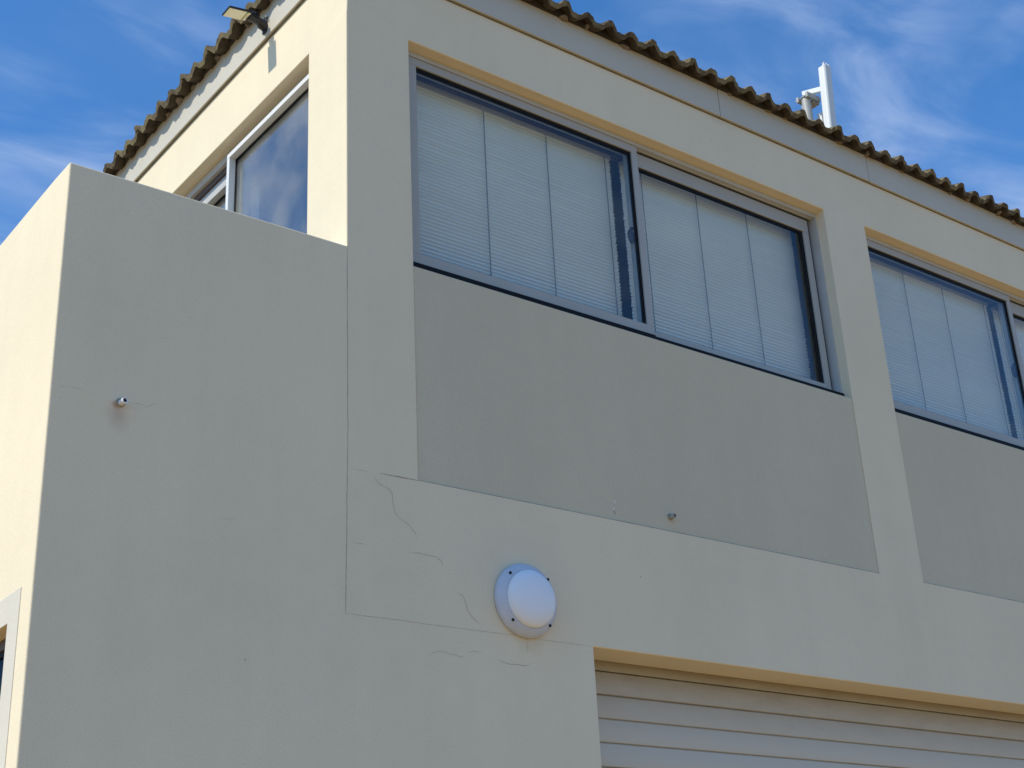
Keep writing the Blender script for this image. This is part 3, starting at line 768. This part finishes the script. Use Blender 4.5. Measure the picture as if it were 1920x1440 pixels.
# ------------------------------------------------------------------ bulkhead wall light
BC = (1.115, 0, 1.103)
bk = thing('wall_light', BC, 'round pale bulkhead wall light with opal lens above the roller door corner', 'light')
R0 = .206
obj('base_ring', MB().lathe(BC, (0, -1, 0), [(.05, .001), (R0 - .004, .001), (R0, .006), (R0, .020), (R0 - .003, .030), (R0 - .022, .050), (R0 - .030, .054), (.166, .062), (.162, .062), (.160, .058), (.05, .058)], 72), M_bulk, bk, smooth=True, auto=50)
obj('lens', MB().lathe(BC, (0, -1, 0), [(.160, .050), (.160, .066), (.158, .075), (.150, .087), (.134, .098), (.108, .108), (.076, .115), (.038, .119), (.0005, .120)], 72), M_lens, bk, smooth=True, auto=60)
for (sx, sz) in ((-.70, .72), (.72, .70), (-.68, -.70), (.70, -.72)):
    cx = BC[0] + sx * .182; cz = BC[2] + sz * .182
    obj('screw', MB().tube((cx, -.053, cz), (cx, -.0575, cz), -.0000 + .0085, .008, 14), M_rubber, bk)

# ------------------------------------------------------------------ weep pipes
def stub(x, z, lab, r, length, collar):
    y0 = 0 if x < 0 else PR
    o = thing('drain_pipe', (x, y0, z), lab, 'pipe')
    n = 20; mb = MB(); d = Vector((.12, -1, -.02)).normalized(); a = Vector((1, 0, 0)) - d * d.x; a.normalize(); b = d.cross(a)
    c0 = Vector((x, y0 + .02, z)); c1 = Vector((x, y0, z)) + d * length; vs = []
    for c, rr_ in ((c0, r), (c1, r), (c1, r * .72), (c0, r * .72)):
        for i in range(n):
            t_ = 2 * math.pi * i / n; vs.append(c + (a * math.cos(t_) + b * math.sin(t_)) * rr_)
    mb.add(vs, [(k*n+i, k*n+(i+1) % n, (k+1)*n+(i+1) % n, (k+1)*n+i) for k in range(3) for i in range(n)])
    obj('pipe', mb, collar, o, smooth=True)
    obj('bore', MB().tube(c1 - d * .012, c1 - d * .016, r * .71, n=n), M_rubber, o)
    obj('grout_ring', MB().lathe((x, y0 - .0005, z), (0, -1, 0), [(r * 1.6, 0), (r * 1.25, .006), (r, .004)], n), M_crack, o, smooth=True)
stub(-1.235, 1.768, 'short white pipe stub with rust stain on the terrace front wall', .0150, .048, M_white_pl)
stub(2.285, 1.778, 'short grey pipe stub low on the darker panel under the large window', .0140, .040, M_galv)

# ------------------------------------------------------------------ LED flood light on the side fascia
fl = thing('flood_light', (-.024, .985, 5.12), 'small black LED flood light on an arm fixed to the sunlit side fascia', 'light')
LYc = .958
def hp(x, dy, dz=0):   # point on the head plane
    return (x, LYc + dy, 5.056 + (x + .325) * .17 + dz)
hw = .050
def plate(mb, xa, xb, w, z0_, z1_, rnd_=0):
    vs = [hp(xa, -w, z0_), hp(xb, -w, z0_), hp(xb, w, z0_), hp(xa, w, z0_), hp(xa, -w, z1_), hp(xb, -w, z1_), hp(xb, w, z1_), hp(xa, w, z1_)]
    return mb.add(vs, [(0,3,2,1),(4,5,6,7),(0,1,5,4),(1,2,6,5),(2,3,7,6),(3,0,4,7)])
obj('lamp_head', plate(MB(), -.328, -.160, hw + .004, .0015, .016), M_black, fl, bevel=.003, seg=2)
obj('led_panel', plate(MB(), -.322, -.196, hw - .003, -.003, .002), M_led, fl, bevel=.0012)
obj('sensor_strip', plate(MB(), -.190, -.168, hw - .008, -.003, .002), M_led, fl, bevel=.0008)
obj('neck', plate(MB(), -.168, -.095, .030, .000, .022), M_black, fl, bevel=.003)
arm = MB(); arm.tube(hp(-.165, 0, .004), (-.075, .972, 5.090), .028, .026, 12); arm.tube((-.080, .972, 5.092), (-.030, .984, 5.070), .028, .030, 12)
obj('arm', arm, M_black, fl, smooth=True)
for k in range(3):
    obj('fin', MB().box(-.158 + k * .016, -.152 + k * .016, LYc - .03, LYc + .03, 5.09, 5.125), M_black, fl)
obj('wall_bracket', MB().box(-.036, -.0245, .958, 1.012, 5.03, 5.15), M_black, fl, bevel=.002)
obj('knuckle', MB().tube((-.052, .955, 5.085), (-.052, 1.012, 5.085), .020, n=14), M_black, fl, smooth=True)
obj('bolt', MB().tube((-.052, .945, 5.120), (-.040, .945, 5.135), .007, n=8), M_galv, fl)

# ------------------------------------------------------------------ antenna behind the roof
an = thing('antenna', (9.66, 4.36, 6.7), 'white panel antenna on a grey mast behind the tiled roof edge', 'antenna')
pn = MB()
def col(z, sh): 
    # octagonal-ish box section leaning a little
    y = 4.0 + sh; x0, x1, y0_, y1_ = 9.925, 10.075, y, y + .115
    c = .022
    return [(x0, y0_ + c, z), (x0 + c, y0_, z), (x1 - c, y0_, z), (x1, y0_ + c, z), (x1, y1_, z), (x0, y1_, z)]
lv = [(8.45, .135), (8.47, .134), (10.62, .003), (10.645, 0)]
vs = []
for z, sh in lv: vs += col(z, sh)
fs = [(k*6+i, k*6+(i+1) % 6, (k+1)*6+(i+1) % 6, (k+1)*6+i) for k in range(3) for i in range(6)] + [tuple(range(6))[::-1], tuple(range(18, 24))]
pn.add(vs, fs)
obj('radome', pn, M_ant, an, bevel=.008, seg=2)
for k in range(3):
    x = 9.955 + k * .045
    obj('connector', MB().tube((x, 4.04, 10.64), (x, 4.04, 10.685), .015, n=10).tube((x, 4.04, 10.685), (x + .012, 4.03, 10.70), .011, n=8), M_ant, an, smooth=True)
obj('mast', MB().tube((9.80, 4.30, 6.6), (9.80, 4.30, 10.22), .062, n=20), M_galv, an, smooth=True)
br = MB(); 
br.add([(9.94, 4.10, 10.27), (9.99, 4.10, 10.27), (9.99, 4.46, 10.40), (9.94, 4.46, 10.40), (9.94, 4.10, 10.35), (9.99, 4.10, 10.35), (9.99, 4.46, 10.47), (9.94, 4.46, 10.47)],
       [(0,3,2,1),(4,5,6,7),(0,1,5,4),(1,2,6,5),(2,3,7,6),(3,0,4,7)])
obj('tilt_bracket', br, M_ant, an, bevel=.004)
obj('mast_clamp', MB().box(9.72, 9.98, 4.20, 4.235, 10.16, 10.24).box(9.72, 9.88, 4.365, 4.40, 10.16, 10.24).box(9.86, 9.99, 4.235, 4.44, 10.14, 10.18), M_galv, an, bevel=.003)
for (yy) in (4.18, 4.30):
    obj('clamp_bolt', MB().tube((9.735, yy + .0, 10.20), (9.735, yy + .13, 10.20), .008, n=8), M_galv, an)
obj('rear_cover', MB().box(9.94, 10.05, 4.19, 4.27, 8.6, 9.98), M_ant, an, bevel=.004)
print('tiles', cnt)
